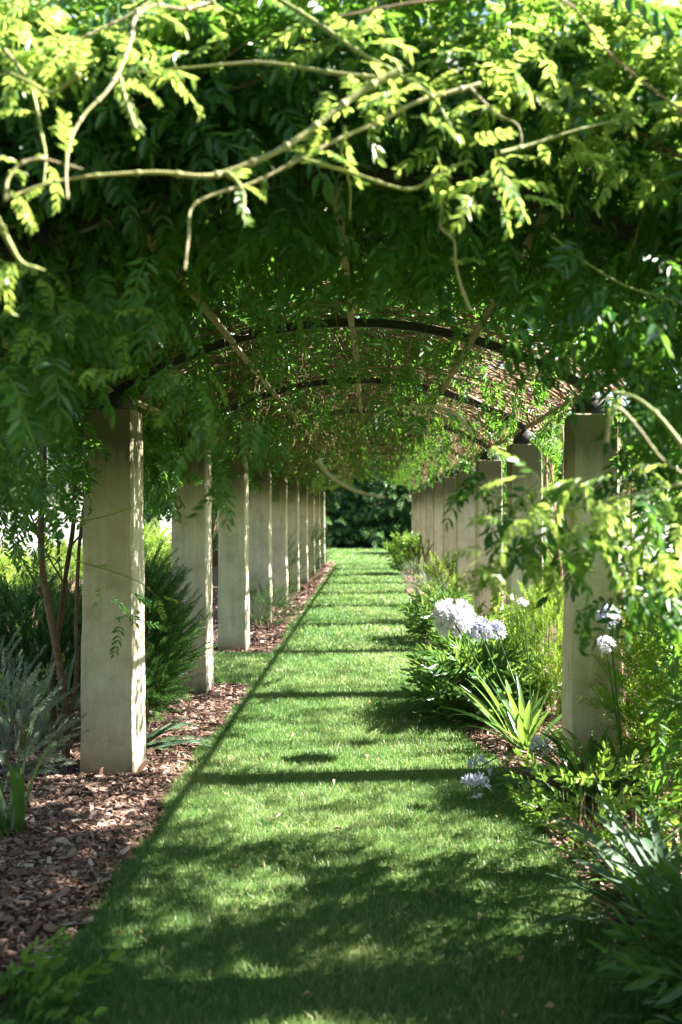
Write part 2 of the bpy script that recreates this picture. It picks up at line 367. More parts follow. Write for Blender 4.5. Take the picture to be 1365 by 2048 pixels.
def grass():
    mb = MB(); parts = []
    for y0, y1, dens, w, h, x0, x1 in ((2.6, 4, 23000, .0021, .032, -1.2, 1.0), (4, 6, 17000, .0025, .032, -1.2, 1.0), (6, 9, 10500, .0032, .033, -1.2, .95), (9, 11.4, 5600, .0046, .036, -2.6, .8),
                                      (11.4, 17, 2400, .008, .045, -1.2, .85), (17, 32, 800, .014, .045, -1.2, .95), (31.5, 46, 160, .03, .05, -6, 6)):
        n = int((x1-x0)*(y1-y0)*dens); x = rng.uniform(x0, x1, n); y = rng.uniform(y0, y1, n); k = on_lawn(x+rng.normal(0, .018, n)+np.where(rng.random(n) < .15, rng.normal(0, .05, n), 0), y); x, y = x[k], y[k]
        parts.append((x, y, np.full(len(x), w), np.full(len(x), h)))
    x, y, w, h = (np.concatenate(a) for a in zip(*parts)); n = len(x)
    patch = np.sin(x*2.3+1.3*np.sin(y*1.1))*np.sin(y*1.9+np.sin(x*3.1))*.5+.35*np.sin(x*7.1+y*2.2)*np.sin(y*5.7-x*3.3)
    h = h*rng.uniform(.55, 1.35, n)*(1+.18*patch); w = w*rng.uniform(.7, 1.3, n)
    a = rng.uniform(0, 2*PI, n); ln = rng.normal(0, .42, (n, 2))+.06
    wd = np.stack([np.cos(a), np.sin(a), np.zeros(n)], 1)*w[:, None]*.5
    b = np.stack([x, y, np.full(n, -.002)], 1)
    m = b+np.stack([ln[:, 0]*h*.45, ln[:, 1]*h*.45, h*.62], 1); t = b+np.stack([ln[:, 0]*h*1.25, ln[:, 1]*h*1.25, h], 1)
    v = np.stack([b-wd, b+wd, m+wd*.8, m-wd*.8, t], 1).reshape(-1, 3); i = np.arange(n)[:, None]*5
    track = np.exp(-((x+.05-.1*np.sin(y*.7))/.38)**2)
    big = np.sin(x*1.1+y*.9+2*np.sin(y*.45))*np.sin(y*1.25+x*2.1)
    r = np.clip(rng.normal(.42, .22, n)+.16*patch+.14*big+.1*track, 0, .95); dead = rng.random(n) < .05+.14*np.clip(patch-.1, 0, 1)+.12*np.clip(big, 0, 1)*track; r[dead] = rng.uniform(.9, 1, dead.sum())
    mb.add(v, i+np.array([[0, 1, 2, 3]]), i+np.array([[3, 2, 4]]), np.repeat(r, 5))
    tag(mb.build('grass', 'grass'), 'mown green lawn grass down the middle of the pergola', 'grass', kind='stuff')
grass()
def chips():
    mb = MB(); P_ = []
    for x0, x1, y0, y1, d in ((-2.4, -1.02, 2.6, 5.5, 3800), (-3.2, -1.0, 5.5, 9.2, 2200), (-3, -1.0, 11.2, 20, 500), (-2, -1.0, 20, 31, 250), (.5, 1.6, 2.6, 6, 2200), (.5, 1.8, 6, 12, 1200), (.5, 1.8, 12, 30, 260)):
        n = int((x1-x0)*(y1-y0)*d); x = rng.uniform(x0, x1, n); y = rng.uniform(y0, y1, n); k = ~on_lawn(x-np.sign(x)*np.abs(rng.normal(0, .045, n)), y); P_.append(np.stack([x[k], y[k]], 1))
    p = np.concatenate(P_); n = len(p)
    far = np.clip(p[:, 1]/8, 1, 2.5)
    L = rng.lognormal(-3.8, .55, n)*far; w = L*rng.uniform(.22, .6, n); th = rng.uniform(.002, .005, n)
    d = unit(n); d[:, 2] *= .32; nn = np.array([0, 0, 1.])+.45*unit(n)
    R = frames(d, nn)
    q0 = np.array([(-1, -1, -1), (1, -.8, -1), (.8, 1, -1), (-.7, .9, -1), (-1, -1, 1), (1, -.8, 1), (.8, 1, 1), (-.7, .9, 1)])*.5
    s = np.stack([w, L, th], 1)
    v = np.einsum('nij,nkj->nki', R, q0[None]*s[:, None]*(1+.2*rng.standard_normal((n, 8, 3))))+np.stack([p[:, 0], p[:, 1], rng.uniform(.004, .022, n)], 1)[:, None]
    f = np.array([(4, 5, 6, 7), (0, 1, 5, 4), (1, 2, 6, 5), (2, 3, 7, 6), (3, 0, 4, 7)])
    mb.add(v.reshape(-1, 3), (f[None]+np.arange(n)[:, None, None]*8).reshape(-1, 4), None, np.repeat(np.clip(rng.beta(2, 2.2, n), 0, 1), 8))
    tag(mb.build('bark_mulch', 'chip', smooth=False), 'reddish brown bark chips spread over the planting beds', 'mulch', kind='stuff')
chips()

# ---------------------------------------------------------------- pergola
XL, XR, XC, HW = -1.61, 1.355, -.128, 1.482
Y0, DY, NB = 6.16, 2.69, 10          # centre of the first pillar in view, bay, pillars per row in view
HP = 2.235
def archz(x): return 2.80-.43*((np.asarray(x)-XC)/HW)**2
YS = [Y0+DY*k for k in range(-1, NB)]
ORD = ['nearest', 'first', 'second', 'third', 'fourth', 'fifth', 'sixth', 'seventh', 'eighth', 'ninth', 'tenth', 'eleventh', 'twelfth']
side_txt = {-1: 'bark mulch row', 1: 'flower border row'}
pil_lab = {(-1, 1): 'tall full-length pale stone pillar with dark mossy top beside the twisted vine trunk',
           (-1, 2): 'pale stone pillar behind the bushy needle shrub at the edge of the open mulch',
           (-1, 3): 'pale stone pillar standing just past the grassy gap in the mulch bed',
           (1, 1): 'pale stone pillar between the strap-leaved agapanthus and the big yellow-green shrub',
           (1, 2): 'pale stone pillar behind the dried seed-head stalk and small bright shrub',
           (1, 3): 'pale stone pillar rising straight behind the white agapanthus heads'}
def pillar(k, sd, src=None):
    y = YS[k]; x = XL if sd < 0 else XR
    lab = pil_lab.get((sd, k)) or ('pale stone pillar %s from the camera end of the %s' % (ORD[k+1], side_txt[sd]))
    if k == 0: lab = 'stone pillar just outside the picture at the front of the %s' % side_txt[sd]
    if src: return copy_tree(src, (x, y, 0), random.choice((0, PI/2, PI, -PI/2)), 1, lab)
    t = empty('stone_pillar', (x, y, 0), lab, 'pillar', 'stone pillars of the pergola')
    mb = MB(); box(mb, (0, 0, -.05), (.335, .335, HP+.05), .5, .885, .012)
    mb.build('shaft', 'stone', t, smooth=False, loc=(0, 0, 0))
    return t
pil0 = pillar(1, -1)
PILK = kids(pil0)
for k in range(0, NB+1):
    for sd in (-1, 1):
        if (k, sd) == (1, -1): continue
        o = pillar(k, sd, pil0)
        if sd > 0:
            o.location.z = -.04; o.location.x -= .012; o.scale = (.92, .92, 1)
def arch(k):
    y = YS[k]
    nm = ORD[k] if k else 'nearest'
    t = empty('metal_arch', (XC, y, 2.3), 'dark metal arch spanning the %s pair of stone pillars' % (ORD[k+0] if k else 'nearest, out of frame'), 'arch', 'metal arches of the pergola')
    mb = MB(); xs = np.linspace(XL, XR, 33); zs = archz(xs)-.03
    pts = np.stack([xs, np.full_like(xs, y), zs], 1)
    # flat-sided bar 45 mm deep, 40 mm wide
    n = len(xs); tan = np.gradient(pts, axis=0); tan /= np.linalg.norm(tan, axis=1)[:, None]; up = np.stack([-tan[:, 2], tan[:, 1]*0, tan[:, 0]], 1); yy = np.array([0, 1., 0])
    v = np.concatenate([pts[:, None]+a*.026*up[:, None]+b*.02*yy for a, b in ((-1, -1), (-1, 1), (1, 1), (1, -1))], 1).reshape(-1, 3)
    q = [(4*i+j, 4*i+(j+1) % 4, 4*i+4+(j+1) % 4, 4*i+4+j) for i in range(n-1) for j in range(4)]+[(3, 2, 1, 0), (4*n-4, 4*n-3, 4*n-2, 4*n-1)]
    mb.add(v, q, None, .4); mb.build('hoop', 'iron', t, smooth=False)
    for x in (XL, XR):      # round shoe that carries the hoop on the pillar's top
        mb = MB(); rr = [(.11, 0), (.112, .03), (.10, .07), (.07, .105), (.03, .125)]
        v = [(x+r*math.cos(a), y+r*math.sin(a), HP-.045*(x > 0)+z+.002) for r, z in rr for a in np.linspace(0, 2*PI, 16, endpoint=False)]
        q = [(16*i+j, 16*i+(j+1) % 16, 16*i+16+(j+1) % 16, 16*i+16+j) for i in range(4) for j in range(16)]
        v.append((x, y, HP+.13)); tr = [(len(v)-1, 64+j, 64+(j+1) % 16) for j in range(16)]
        mb.add(v, q, tr, .3); mb.build('shoe', 'iron', t)
for k in range(NB+1): arch(k)
for j, (u, lb) in enumerate(((-1, 'wooden batten running along the tops of the bark mulch row pillars'), (-.5, 'wooden batten halfway up the arch slope on the bark mulch side'),
                             (0, 'wooden batten along the crown of the arches down the middle'), (.5, 'wooden batten halfway up the arch slope on the flower border side'), (1, 'wooden batten running along the tops of the flower border row pillars'))):
    x = XC+u*HW; z = float(archz(x))+(-.04 if abs(u) < 1 else -.022); slope = math.atan(2*.43*u/HW)
    t = MB()
    for k in range(NB):     # lengths butt over each hoop, each a hair out of line
        ya, yb = YS[k]+.023, YS[k+1]-.023; j1, j2 = random.uniform(-.008, .008), random.uniform(-.012, .004)
        cs, sn = math.cos(slope), math.sin(-slope); hw, hh = (.018, .012)
        v = [(x+j1+a*hw*cs-b*hh*sn, y, z+j2*.4+a*hw*sn+b*hh*cs) for y in (ya, yb) for a, b in ((-1, -1), (1, -1), (1, 1), (-1, 1))]
        t.add(v, [(0, 1, 5, 4), (1, 2, 6, 5), (2, 3, 7, 6), (3, 0, 4, 7), (3, 2, 1, 0), (4, 5, 6, 7)], None, random.random())
    tag(t.build('wooden_batten', 'timber', smooth=False), lb, 'batten', 'battens of the pergola roof')

# ---------------------------------------------------------------- wisteria over the frame
def hang_dirs(n, down=(.2, 1.2)):
    d = unit(n); d[:, 2] = -rng.uniform(*down, n); return d
def half_bay(k0, ya, yb, sd, root, n_leaf, n_stem, n_dry, n_hang, big=1.0, front=False):
    """what one plant carries over half a bay: stems, leaves above and below, hanging dry stalks"""
    e = XL if sd < 0 else XR
    # woody stems over the battens
    mb = MB()
    for _ in range(n_stem):
        x0 = e+sd*rng.uniform(-.1, .3); y = rng.uniform(ya-.3, yb+.3); x1 = rng.uniform(min(e, XC)-.2, max(e, XC)+.2)
        if rng.random() < .25: x1 = XC-sd*rng.uniform(0, .7)
        m = 7; f = np.linspace(0, 1, m); xs = x0+(x1-x0)*f+rng.normal(0, .05, m); ys = y+rng.normal(0, .55)*f+rng.normal(0, .06, m)
        zs = archz(np.clip(xs, XL, XR))+.03+np.abs(rng.normal(0, .06, m))+rng.uniform(-.03, .12); zs[np.abs(xs-XC) > HW] -= .1
        r = (abs(rng.normal(0, .005))+.004)*(.5 if front else 1)
        tube(mb, smooth_path(np.stack([xs, ys, zs], 1), 4), r*1.3, r*.6, 4, caps=False)
    for _ in range(0 if front else 110):
        x0 = XC+sd*rng.uniform(0, HW); y = rng.uniform(ya, yb); m = 5; a = rng.uniform(0, PI); L = rng.uniform(.4, 1.1); f = np.linspace(-.5, .5, m)
        xs = x0+L*f*math.cos(a)*1.3+rng.normal(0, .03, m); ys = y+L*f*math.sin(a)+rng.normal(0, .03, m); zs = archz(np.clip(xs, XL, XR))+rng.uniform(-.02, .14)+rng.normal(0, .025, m)
        tube(mb, smooth_path(np.stack([xs, ys, zs], 1), 3), rng.uniform(.002, .0045), .0018, 3, caps=False)
    mb.build('stems', 'bark' if sd < 0 else 'barkred_lit', root)  # border-side stems get the paler bark, sunlight put into their colour
    # leaves
    mb = MB(); n = n_leaf
    f = rng.beta(1.15, 1.0, n)          # 0 = crown, 1 = outside
    if sd > 0 and not front: f = f[(f < .55) | (rng.random(n) < .12)]; n = len(f)
    over = .35 if sd < 0 else .18
    x = XC+sd*f*(HW+over); y = rng.uniform(ya, yb, n)
    if front and sd > 0: f = f[(f < .8) | (rng.random(n) < .35)]; n = len(f); x = x[:n]; y = y[:n]; x = XC+sd*f*(HW+over)
    thick = .12+.42*(1-f**2)*(.7+.3*np.sin(y*2.1+x*2)*np.sin(x*3.7+y))
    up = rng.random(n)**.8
    z = archz(np.clip(x, XL, XR))+.19+up*thick-np.clip(np.abs(x-XC)-HW, 0, 1)*(1.0 if sd < 0 else .5)*rng.random(n)
    d = unit(n); d[:, 2] = d[:, 2]*.4+.12-.16*(1-up); d[:, 0] += sd*.25
    nn = np.array([0, 0, 1.])+.75*unit(n); nn[:, 0] += sd*.2
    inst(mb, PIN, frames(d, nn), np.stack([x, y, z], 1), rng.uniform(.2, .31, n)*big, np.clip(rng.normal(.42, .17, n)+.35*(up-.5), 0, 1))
    # leaves hanging below the frame
    n = n_hang; x = XC+sd*rng.beta(1.2, 1.2, n)*(HW+.1); y = rng.uniform(ya, yb, n); z = archz(np.clip(x, XL, XR))+rng.uniform(-.1, .08, n)
    d = unit(n); d[:, 2] = -rng.uniform(.6, 1.8, n); nn = unit(n); nn[:, 1] -= .5
    inst(mb, PINH, frames(d, nn), np.stack([x, y, z], 1), rng.uniform(.16, .26, n)*big, np.clip(rng.normal(.45, .16, n), 0, 1))
    if sd > 0 and k0 > 0:
        n = 70; cy_ = ya+(1.75 if k0 == 1 else rng.uniform(.3, 1.2)); y = cy_+rng.normal(0, .45, n); x = XR+rng.uniform(.05, .6, n); z = 1.25+1.15*rng.random(n)**.7
        d = unit(n); d[:, 2] = -rng.uniform(.2, 1.2, n)
        inst(mb, PIN, frames(d, np.array([0, 0, 1.])+.7*unit(n)), np.stack([x, y, z], 1), rng.uniform(.14, .24, n)*big, np.clip(rng.normal(.6, .2, n), 0, 1))
        n = 34; y = ya+rng.normal(.05, .3, n); x = XR+rng.normal(.12, .2, n); z = 2.2+.35*rng.random(n)
        d = unit(n); d[:, 2] = -rng.uniform(.0, .9, n)
        inst(mb, PIN, frames(d, np.array([0, -.3, 1.])+.7*unit(n)), np.stack([x, y, z], 1), rng.uniform(.13, .22, n)*big, np.clip(rng.normal(.5, .2, n), 0, 1))
    if sd < 0:      # the curtain on the outer side
        n = int(n_leaf*(.14 if k0 == 0 else .28)); y = rng.uniform(ya, yb, n); x = XL-rng.uniform(.05, .55, n); z = 2.5-rng.random(n)**1.5*(.75 if k0 in (0, 2) else .45)-.1*np.sin(y*4)
        d = unit(n); d[:, 2] = -rng.uniform(.2, 1.3, n); nn = np.array([-.3, -.5, .6])+.7*unit(n)
        inst(mb, PIN, frames(d, nn), np.stack([x, y, z], 1), rng.uniform(.18, .29, n)*big, np.clip(rng.normal(.4, .16, n), 0, 1))
    mb.build('foliage', 'wisteria', root, smooth=False)
    if n_dry:
        mb = MB()
        for _ in range(n_dry):
            x = XC+sd*rng.uniform(0, HW*.97); y = rng.uniform(ya, yb); z = float(archz(x))+rng.uniform(-.03, .08); L = rng.uniform(.06, .26)*(1.2 if sd < 0 else .8)
            a = np.array([x, y, z]); s = rng.normal(0, .05, 2)
            tube(mb, [a, a+[s[0]*.5, s[1]*.5, -L*.55], a+[s[0], s[1], -L]], .0026 if ya < 10 else .0042, .0016 if ya < 10 else .003, 3, caps=False)
        mb.build('dry_foliage', 'dry', root)
def trunk(root, x, y, sd, mat='bark', fat=1.0, k_=0):
    base = np.array([x, y, -.03])
    stems = []
    for q in range(3 if k_ < 3 else 2):
        mb = MB(); ph = rng.uniform(0, 6); m = 9
        f = np.linspace(0, 1, m)
        px = x+.05*np.sin(f*7+ph+q*2)*(1-.3*f)+sd*-.10*f+rng.normal(0, .012, m); py = y+.05*np.cos(f*6+ph+q*2)+rng.normal(0, .012, m)-.05*f; pz = -.03+f*2.45
        px += (q-1)*(.2 if k_ == 1 else .09)*f**1.3; py += (q-1)*.1*f
        tr_ = smooth_path(np.stack([px, py, pz], 1), 5); tube(mb, tr_, (.036-.008*q)*fat, (.018-.004*q)*fat, 8, knots=.07)
        for fb in (.42, .58, .7, .8):
            b = tr_[int(fb*len(tr_))]; e_ = b+np.array([rng.uniform(-.45, .25), rng.uniform(-.3, .2), rng.uniform(.3, .7)])
            tube(mb, smooth_path([b, (b+e_)/2+rng.normal(0, .05, 3), e_], 4), .009*fat, .004, 5)
        mb.build('trunk', mat, root)
roots = {}
for k in range(0, NB):
    for sd in (-1, 1):
        row = side_txt[sd]; ya, yb = YS[k], YS[k+1]
        x = (XL-.33) if sd < 0 else (XR+.42); y = ya+.16 if sd < 0 else ya+.5
        if k == 1 and sd < 0: x, y = -1.98, 6.25
        if k == 1 and sd > 0: x, y = 1.82, 7.15
        if k == 2 and sd < 0: x = -2.35
        if k == 1: lab = ('wisteria with dark twisted multi-stem trunk beside the nearest full pillar' if sd < 0 else 'wisteria whose pale peeling trunk rises behind the big yellow-green shrub')
        elif k == 0: lab = ('wisteria whose dark leafy sprays hang in front of the bark mulch row' if sd < 0 else 'wisteria with sunlit sprays and long bare shoots over the flower border end')
        elif k == 2 and sd > 0: lab = 'wisteria with a reddish peeling trunk beside the small bright needle shrub'
        else: lab = 'wisteria trained over the pergola from behind the %s pillar of the %s' % (ORD[k], row)
        if k >= 5:
            src = roots[(3+(k % 2), sd)]
            o = copy_tree(src, (src.location.x, src.location.y+YS[k]-YS[3+(k % 2)], 0), 0, 1, lab); roots[(k, sd)] = o; continue
        root = empty('wisteria', (x, y, 0), lab, 'climber', 'wisterias over the pergola'); roots[(k, sd)] = root
        bpy.context.view_layer.update()
        if k > 0 : trunk(root, x, y, sd, 'bark' if sd < 0 else 'barkred_lit', .8, k)
        nl = [1500, 1300, 1150, 1000, 1000][k]
        half_bay(k, ya-(.5 if k == 0 else 0), yb, sd, root, nl, [20, 70, 80, 70, 60][k], [20, 110, 330, 420, 420][k], [24, 60, 60, 50, 40][k], 1.0 if k < 3 else 1.1, k == 0)
for (k, sd), o in roots.items():
    pass

# ---- front: thick fringe over the near arch, hanging sprays, bare shoots
fl, fr = roots[(0, -1)], roots[(0, 1)]
LEAF_K = 1.0
def region_leaves(mb, spec, tm=PIN):
    """spec rows: px0, py0, px1, py1, d0, d1, count, down, rnd mean"""
    for x0, y0, x1, y1, d0, d1, n, down, rm, sz in spec:
        sz *= LEAF_K; n = int(n*(1 if LEAF_K == 1 else 1.35))
        T = np.array([P(rng.uniform(x0, x1), rng.uniform(y0, y1), rng.uniform(d0, d1)) for _ in range(n)])
        d = unit(n); d[:, 2] = d[:, 2]*.4-down; nn = np.array([.15, -.25, 1.])+.6*unit(n)
        inst(mb, tm, frames(d, nn), T, rng.uniform(.85, 1.2, n)*sz, np.clip(rng.normal(rm, .15, n), 0, 1))
def mound(root, sd):
    """the mound of growth over the near arch that closes the top of the view"""
    mb = MB(); n = 2900 if sd < 0 else 2500
    f = rng.beta(1.0, 1.0, n); x = XC+sd*f*(HW+.55); y = rng.uniform(3.0, 5.3, n); t = rng.random(n)
    top = .64+.4*np.clip((y-3.0)/1.2, 0, 1)+.12*np.sin(x*3+y*2)
    z = archz(np.clip(x, XL, XR))+.0+t**.75*top-.25*np.clip(np.abs(x-XC)-HW, 0, 1)
    d = unit(n); d[:, 2] = d[:, 2]*.5-.45*(1-t)+.1; d[:, 1] -= .35; nn = np.array([.1, -.2, 1.])+.7*unit(n)
    T = np.stack([x, y, z], 1); sz = rng.uniform(.2, .3, n); r = np.clip(rng.normal(.38, .17, n)+.7*(t-.4), 0, 1)  # tone lightens with height: sun on the upper leaves put into colour
    u = t > (.62 if sd < 0 else .42)  # top layer takes the paler leaf material to look sunlit
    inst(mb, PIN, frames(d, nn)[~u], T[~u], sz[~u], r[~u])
    yb = MB(); inst(yb, PIN, frames(d, nn)[u], T[u], sz[u]*.66, r[u]); yb.build('foliage', 'wisteria_young_lit', root, smooth=False)
    return mb
mbl = mound(fl, -1); mbr = mound(fr, 1)
region_leaves(mbl, [(-60, 480, 160, 760, 2.9, 3.6, 46, .4, .45, .22), (120, 480, 330, 640, 3.0, 3.8, 14, .4, .5, .19), (140, 560, 340, 690, 2.9, 3.3, 10, .3, .62, .17),
                    (-40, 740, 60, 1000, 3.2, 4.2, 26, .6, .4, .2), (380, 740, 450, 860, 3.0, 3.3, 5, .6, .55, .16), (420, 930, 470, 960, 3.2, 3.3, 2, .8, .55, .14), (490, 810, 620, 860, 3.0, 3.4, 3, .5, .6, .15), (330, 700, 430, 760, 3.0, 3.3, 5, .4, .6, .16),
                    (440, 540, 700, 600, 3.3, 3.8, 5, .45, .5, .17), (300, 330, 700, 480, 3.2, 4.2, 44, .6, .35, .23)])
region_leaves(mbr, [(700, 340, 1100, 500, 3.2, 4.4, 56, .7, .35, .24), (1080, 470, 1420, 660, 2.9, 3.8, 70, .5, .42, .23), (1220, 640, 1420, 800, 2.9, 3.8, 36, .5, .45, .21), (1240, 780, 1400, 940, 3.0, 3.8, 22, .5, .5, .2),
                    (1010, 960, 1400, 1110, 2.7, 3.4, 34, .3, .55, .18), (1200, 1080, 1420, 1220, 2.7, 3.4, 24, .35, .5, .18), (780, 790, 840, 830, 3.0, 3.2, 2, .4, .6, .15), (920, 930, 1000, 1030, 3.5, 3.8, 4, .5, .4, .17)])
n = 1500
for mb_, sd in ((mbl, -1), (mbr, 1)):   # unseen leaves added over the viewer's head to block skylight
    x = XC+sd*rng.random(n)*(HW+.5); y = rng.uniform(-2.2, 1.7, n); z = 2.95+.45*rng.random(n)-.3*((x-XC)/HW)**2
    d = unit(n); d[:, 2] *= .4
    inst(mb_, PIN, frames(d, np.array([0, 0, 1.])+.5*unit(n)), np.stack([x, y, z], 1), rng.uniform(.24, .34, n), rng.uniform(.2, .7, n))
# side curtain over the flower border at the near bay (shades the front of the lawn)
n = 2300; ty = 1.9+3.0*rng.random(n)**1.1; T = np.stack([rng.uniform(1.36, 1.9, n), ty, .35+np.where(ty > 3.75, 2.0, 1.35)*rng.random(n)**.9], 1)
keep = ((T[:, 1] < 4.1) | (T[:, 2] > 1.25) | (rng.random(n) < .4)) & ((np.sin(T[:, 1]*5.2+T[:, 2]*3.1)+np.sin(T[:, 2]*6.3-T[:, 1]*2.3+1) > -.55) | (T[:, 1] < 3.6)); T = T[keep]; n = len(T)
d = unit(n); d[:, 2] = -rng.uniform(.1, 1.0, n)
inst(mbr, PIN, frames(d, np.array([.3, -.2, 1.])+.7*unit(n)), T, rng.uniform(.2, .3, n), np.clip(rng.normal(.45, .17, n), 0, 1))
n = 150; T = np.stack([rng.uniform(1.42, 1.95, n), rng.uniform(4.9, 6.0, n), 1.0+1.3*rng.random(n)], 1)     # loose growth beside the nearest flower border pillar
T = T[np.sin(T[:, 1]*9+T[:, 2]*7) > -.2]; n = len(T); d = unit(n); d[:, 2] = -rng.uniform(.1, 1, n)
inst(mbr, PIN, frames(d, np.array([.2, -.2, 1.])+.7*unit(n)), T, rng.uniform(.15, .25, n), np.clip(rng.normal(.55, .2, n), 0, 1))
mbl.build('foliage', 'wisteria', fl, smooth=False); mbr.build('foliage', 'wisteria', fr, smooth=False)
my = MB(); LEAF_K = .76  # paler leaves for sunlit sprays, the brightness is in their colour
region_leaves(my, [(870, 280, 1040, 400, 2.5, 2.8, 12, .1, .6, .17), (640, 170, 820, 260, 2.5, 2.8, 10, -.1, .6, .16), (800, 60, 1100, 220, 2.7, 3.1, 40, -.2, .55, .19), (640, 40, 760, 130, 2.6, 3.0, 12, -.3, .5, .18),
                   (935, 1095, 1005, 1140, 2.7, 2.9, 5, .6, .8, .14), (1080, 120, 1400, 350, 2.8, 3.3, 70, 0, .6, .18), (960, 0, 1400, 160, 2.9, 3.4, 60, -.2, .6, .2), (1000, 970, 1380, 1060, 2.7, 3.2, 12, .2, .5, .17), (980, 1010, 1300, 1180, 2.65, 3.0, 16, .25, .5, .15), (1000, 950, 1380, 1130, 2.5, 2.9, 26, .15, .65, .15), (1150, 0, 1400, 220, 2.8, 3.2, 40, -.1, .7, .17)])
my.build('foliage', 'wisteria_young_lit', fr, smooth=False)
my = MB()  # same paler leaves as sunlit sprays on the mulch side
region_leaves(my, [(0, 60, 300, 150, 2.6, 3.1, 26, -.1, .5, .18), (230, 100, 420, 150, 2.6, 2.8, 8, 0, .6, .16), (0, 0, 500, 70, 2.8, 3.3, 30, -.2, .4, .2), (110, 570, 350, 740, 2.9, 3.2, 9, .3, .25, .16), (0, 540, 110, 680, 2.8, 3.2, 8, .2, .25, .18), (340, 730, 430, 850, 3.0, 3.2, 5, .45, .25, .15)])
my.build('foliage', 'wisteria_young_lit', fl, smooth=False)
SH = [  # bare shoots: pixels, distance start/end, radius in mm start/end, side
    ([(20, 395), (80, 372), (160, 355), (240, 348), (320, 345), (400, 352), (450, 345), (540, 310), (600, 275), (660, 230), (720, 185), (800, 140)], 2.35, 2.6, 7, 9.5, -1),
    ([(452, 345), (474, 362), (488, 390), (486, 437)], 2.42, 2.36, 6, 5, -1),
    ([(370, 540), (378, 470), (384, 416), (430, 388), (500, 368), (560, 340), (640, 297), (700, 268), (760, 243), (830, 206), (900, 185), (960, 168)], 2.45, 2.75, 4.5, 6.5, 1),
    ([(428, 5), (370, 19), (310, 12), (272, 35), (262, 80), (240, 140), (212, 185), (170, 228), (142, 280), (133, 340), (136, 398)], 2.6, 2.3, 6.5, 5, -1),
    ([(240, 150), (252, 200), (272, 258)], 2.45, 2.4, 5.5, 6, -1),
    ([(10, 100), (50, 150), (70, 200), (84, 270), (92, 312), (88, 370)], 2.6, 2.45, 5.5, 4, -1),
    ([(12, 400), (16, 360), (42, 328), (80, 318), (120, 326), (165, 338)], 2.3, 2.35, 4.5, 3.5, -1),
    ([(5, 140), (50, 160), (100, 186), (132, 170), (160, 148)], 2.5, 2.45, 6, 6, -1),
    ([(-30, 150), (40, 148), (90, 135), (150, 85), (260, 30), (330, -20)], 2.7, 2.9, 5, 5, -1),
    ([(210, 150), (330, 140), (420, 132), (520, 125), (600, 135), (700, 150), (790, 158)], 2.75, 2.7, 6.5, 6.5, 1),
    ([(600, 316), (700, 345), (815, 379), (870, 352), (940, 320)], 2.6, 2.55, 5.5, 5, 1),
    ([(560, 0), (640, 50), (720, 105), (790, 145), (862, 192), (892, 235), (920, 288)], 2.8, 2.6, 7, 6.5, 1),
    ([(1000, 306), (1060, 290), (1140, 264), (1240, 238)], 2.65, 2.75, 6, 5.5, 1),
    ([(940, 175), (990, 225), (1035, 250), (1045, 290)], 2.7, 2.7, 4.5, 4, 1),
    ([(-10, 430), (20, 487), (45, 525), (90, 541)], 2.3, 2.35, 8, 6.5, -1),
    ([(884, 405), (882, 455), (908, 480), (912, 530), (925, 580), (942, 622)], 3.0, 3.0, 5, 5.5, 1),
    ([(690, 250), (684, 310), (700, 370), (700, 440)], 2.8, 2.9, 4.5, 4, 1),
    ([(1225, 785), (1270, 795), (1320, 835), (1380, 910)], 2.6, 2.5, 6, 6, 1),
    ([(1213, 885), (1222, 835), (1240, 818), (1280, 860), (1322, 915), (1370, 950)], 2.5, 2.5, 5.5, 5, 1),
    ([(638, 922), (665, 955), (715, 983), (770, 994)], 2.9, 2.75, 6.5, 5, 1),
    ([(800, 815), (870, 813), (915, 830), (945, 870)], 3.0, 2.9, 5, 5.5, 1),
    ([(930, 1140), (1010, 1080), (1100, 1030), (1200, 1005), (1400, 960)], 2.75, 2.9, 4, 6.5, 1),
    ([(1100, 470), (1180, 530), (1260, 575), (1380, 610)], 3.0, 3.1, 4, 4, 1),
    ([(150, 1045), (220, 1030), (290, 1005)], 4.6, 4.6, 4, 3, -1),
    ([(150, 1120), (270, 1160), (330, 1205)], 4.3, 4.2, 3, 2, -1),
]
for pts, d0, d1, r0, r1, sd in SH:
    n = len(pts); w = [P(x, y, d0+(d1-d0)*i/(n-1)) for i, (x, y) in enumerate(pts)]
    pth = smooth_path(w, 26); tip = rng.uniform(.35, .6)
    if r0 > r1: pth = pth[::-1]; r0, r1 = r1, r0
    mb = MB(); tube(mb, pth, r0*.001*tip, r1*.00102, 8, knots=.03, rnd=rng.uniform(.2, .95), node=rng.uniform(.07, .12))
    lf = MB(); nl = rng.integers(1, 5); ii = rng.integers(0, len(pth), nl); dd = unit(nl); dd[:, 2] += .2
    inst(lf, PIN, frames(dd, np.array([.2, -.3, 1.])+.5*unit(nl)), pth[ii], rng.uniform(.05, .12, nl), rng.uniform(.4, 1, nl)); lf.build('foliage', 'wisteria_young_lit', fl if sd < 0 else fr, smooth=False)
    mb.build('shoot', 'shoot', fl if sd < 0 else fr)
# leafy sprays beside the nearest twisted trunk and drooping ones from the eaves
w1 = roots[(1, -1)]; mb = MB(); LEAF_K = 1.0
region_leaves(mb, [(-20, 820, 150, 1080, 5.6, 6.6, 42, .9, .45, .2), (150, 840, 190, 1000, 5.9, 6.1, 14, .9, .55, .15), (280, 820, 350, 980, 7.6, 9, 90, .8, .35, .25), (190, 1160, 330, 1260, 5.2, 5.6, 8, .3, .5, .14), (0, 1000, 120, 1100, 5.8, 6.5, 6, .6, .6, .17)])
mb.build('foliage', 'wisteria', w1, smooth=False)

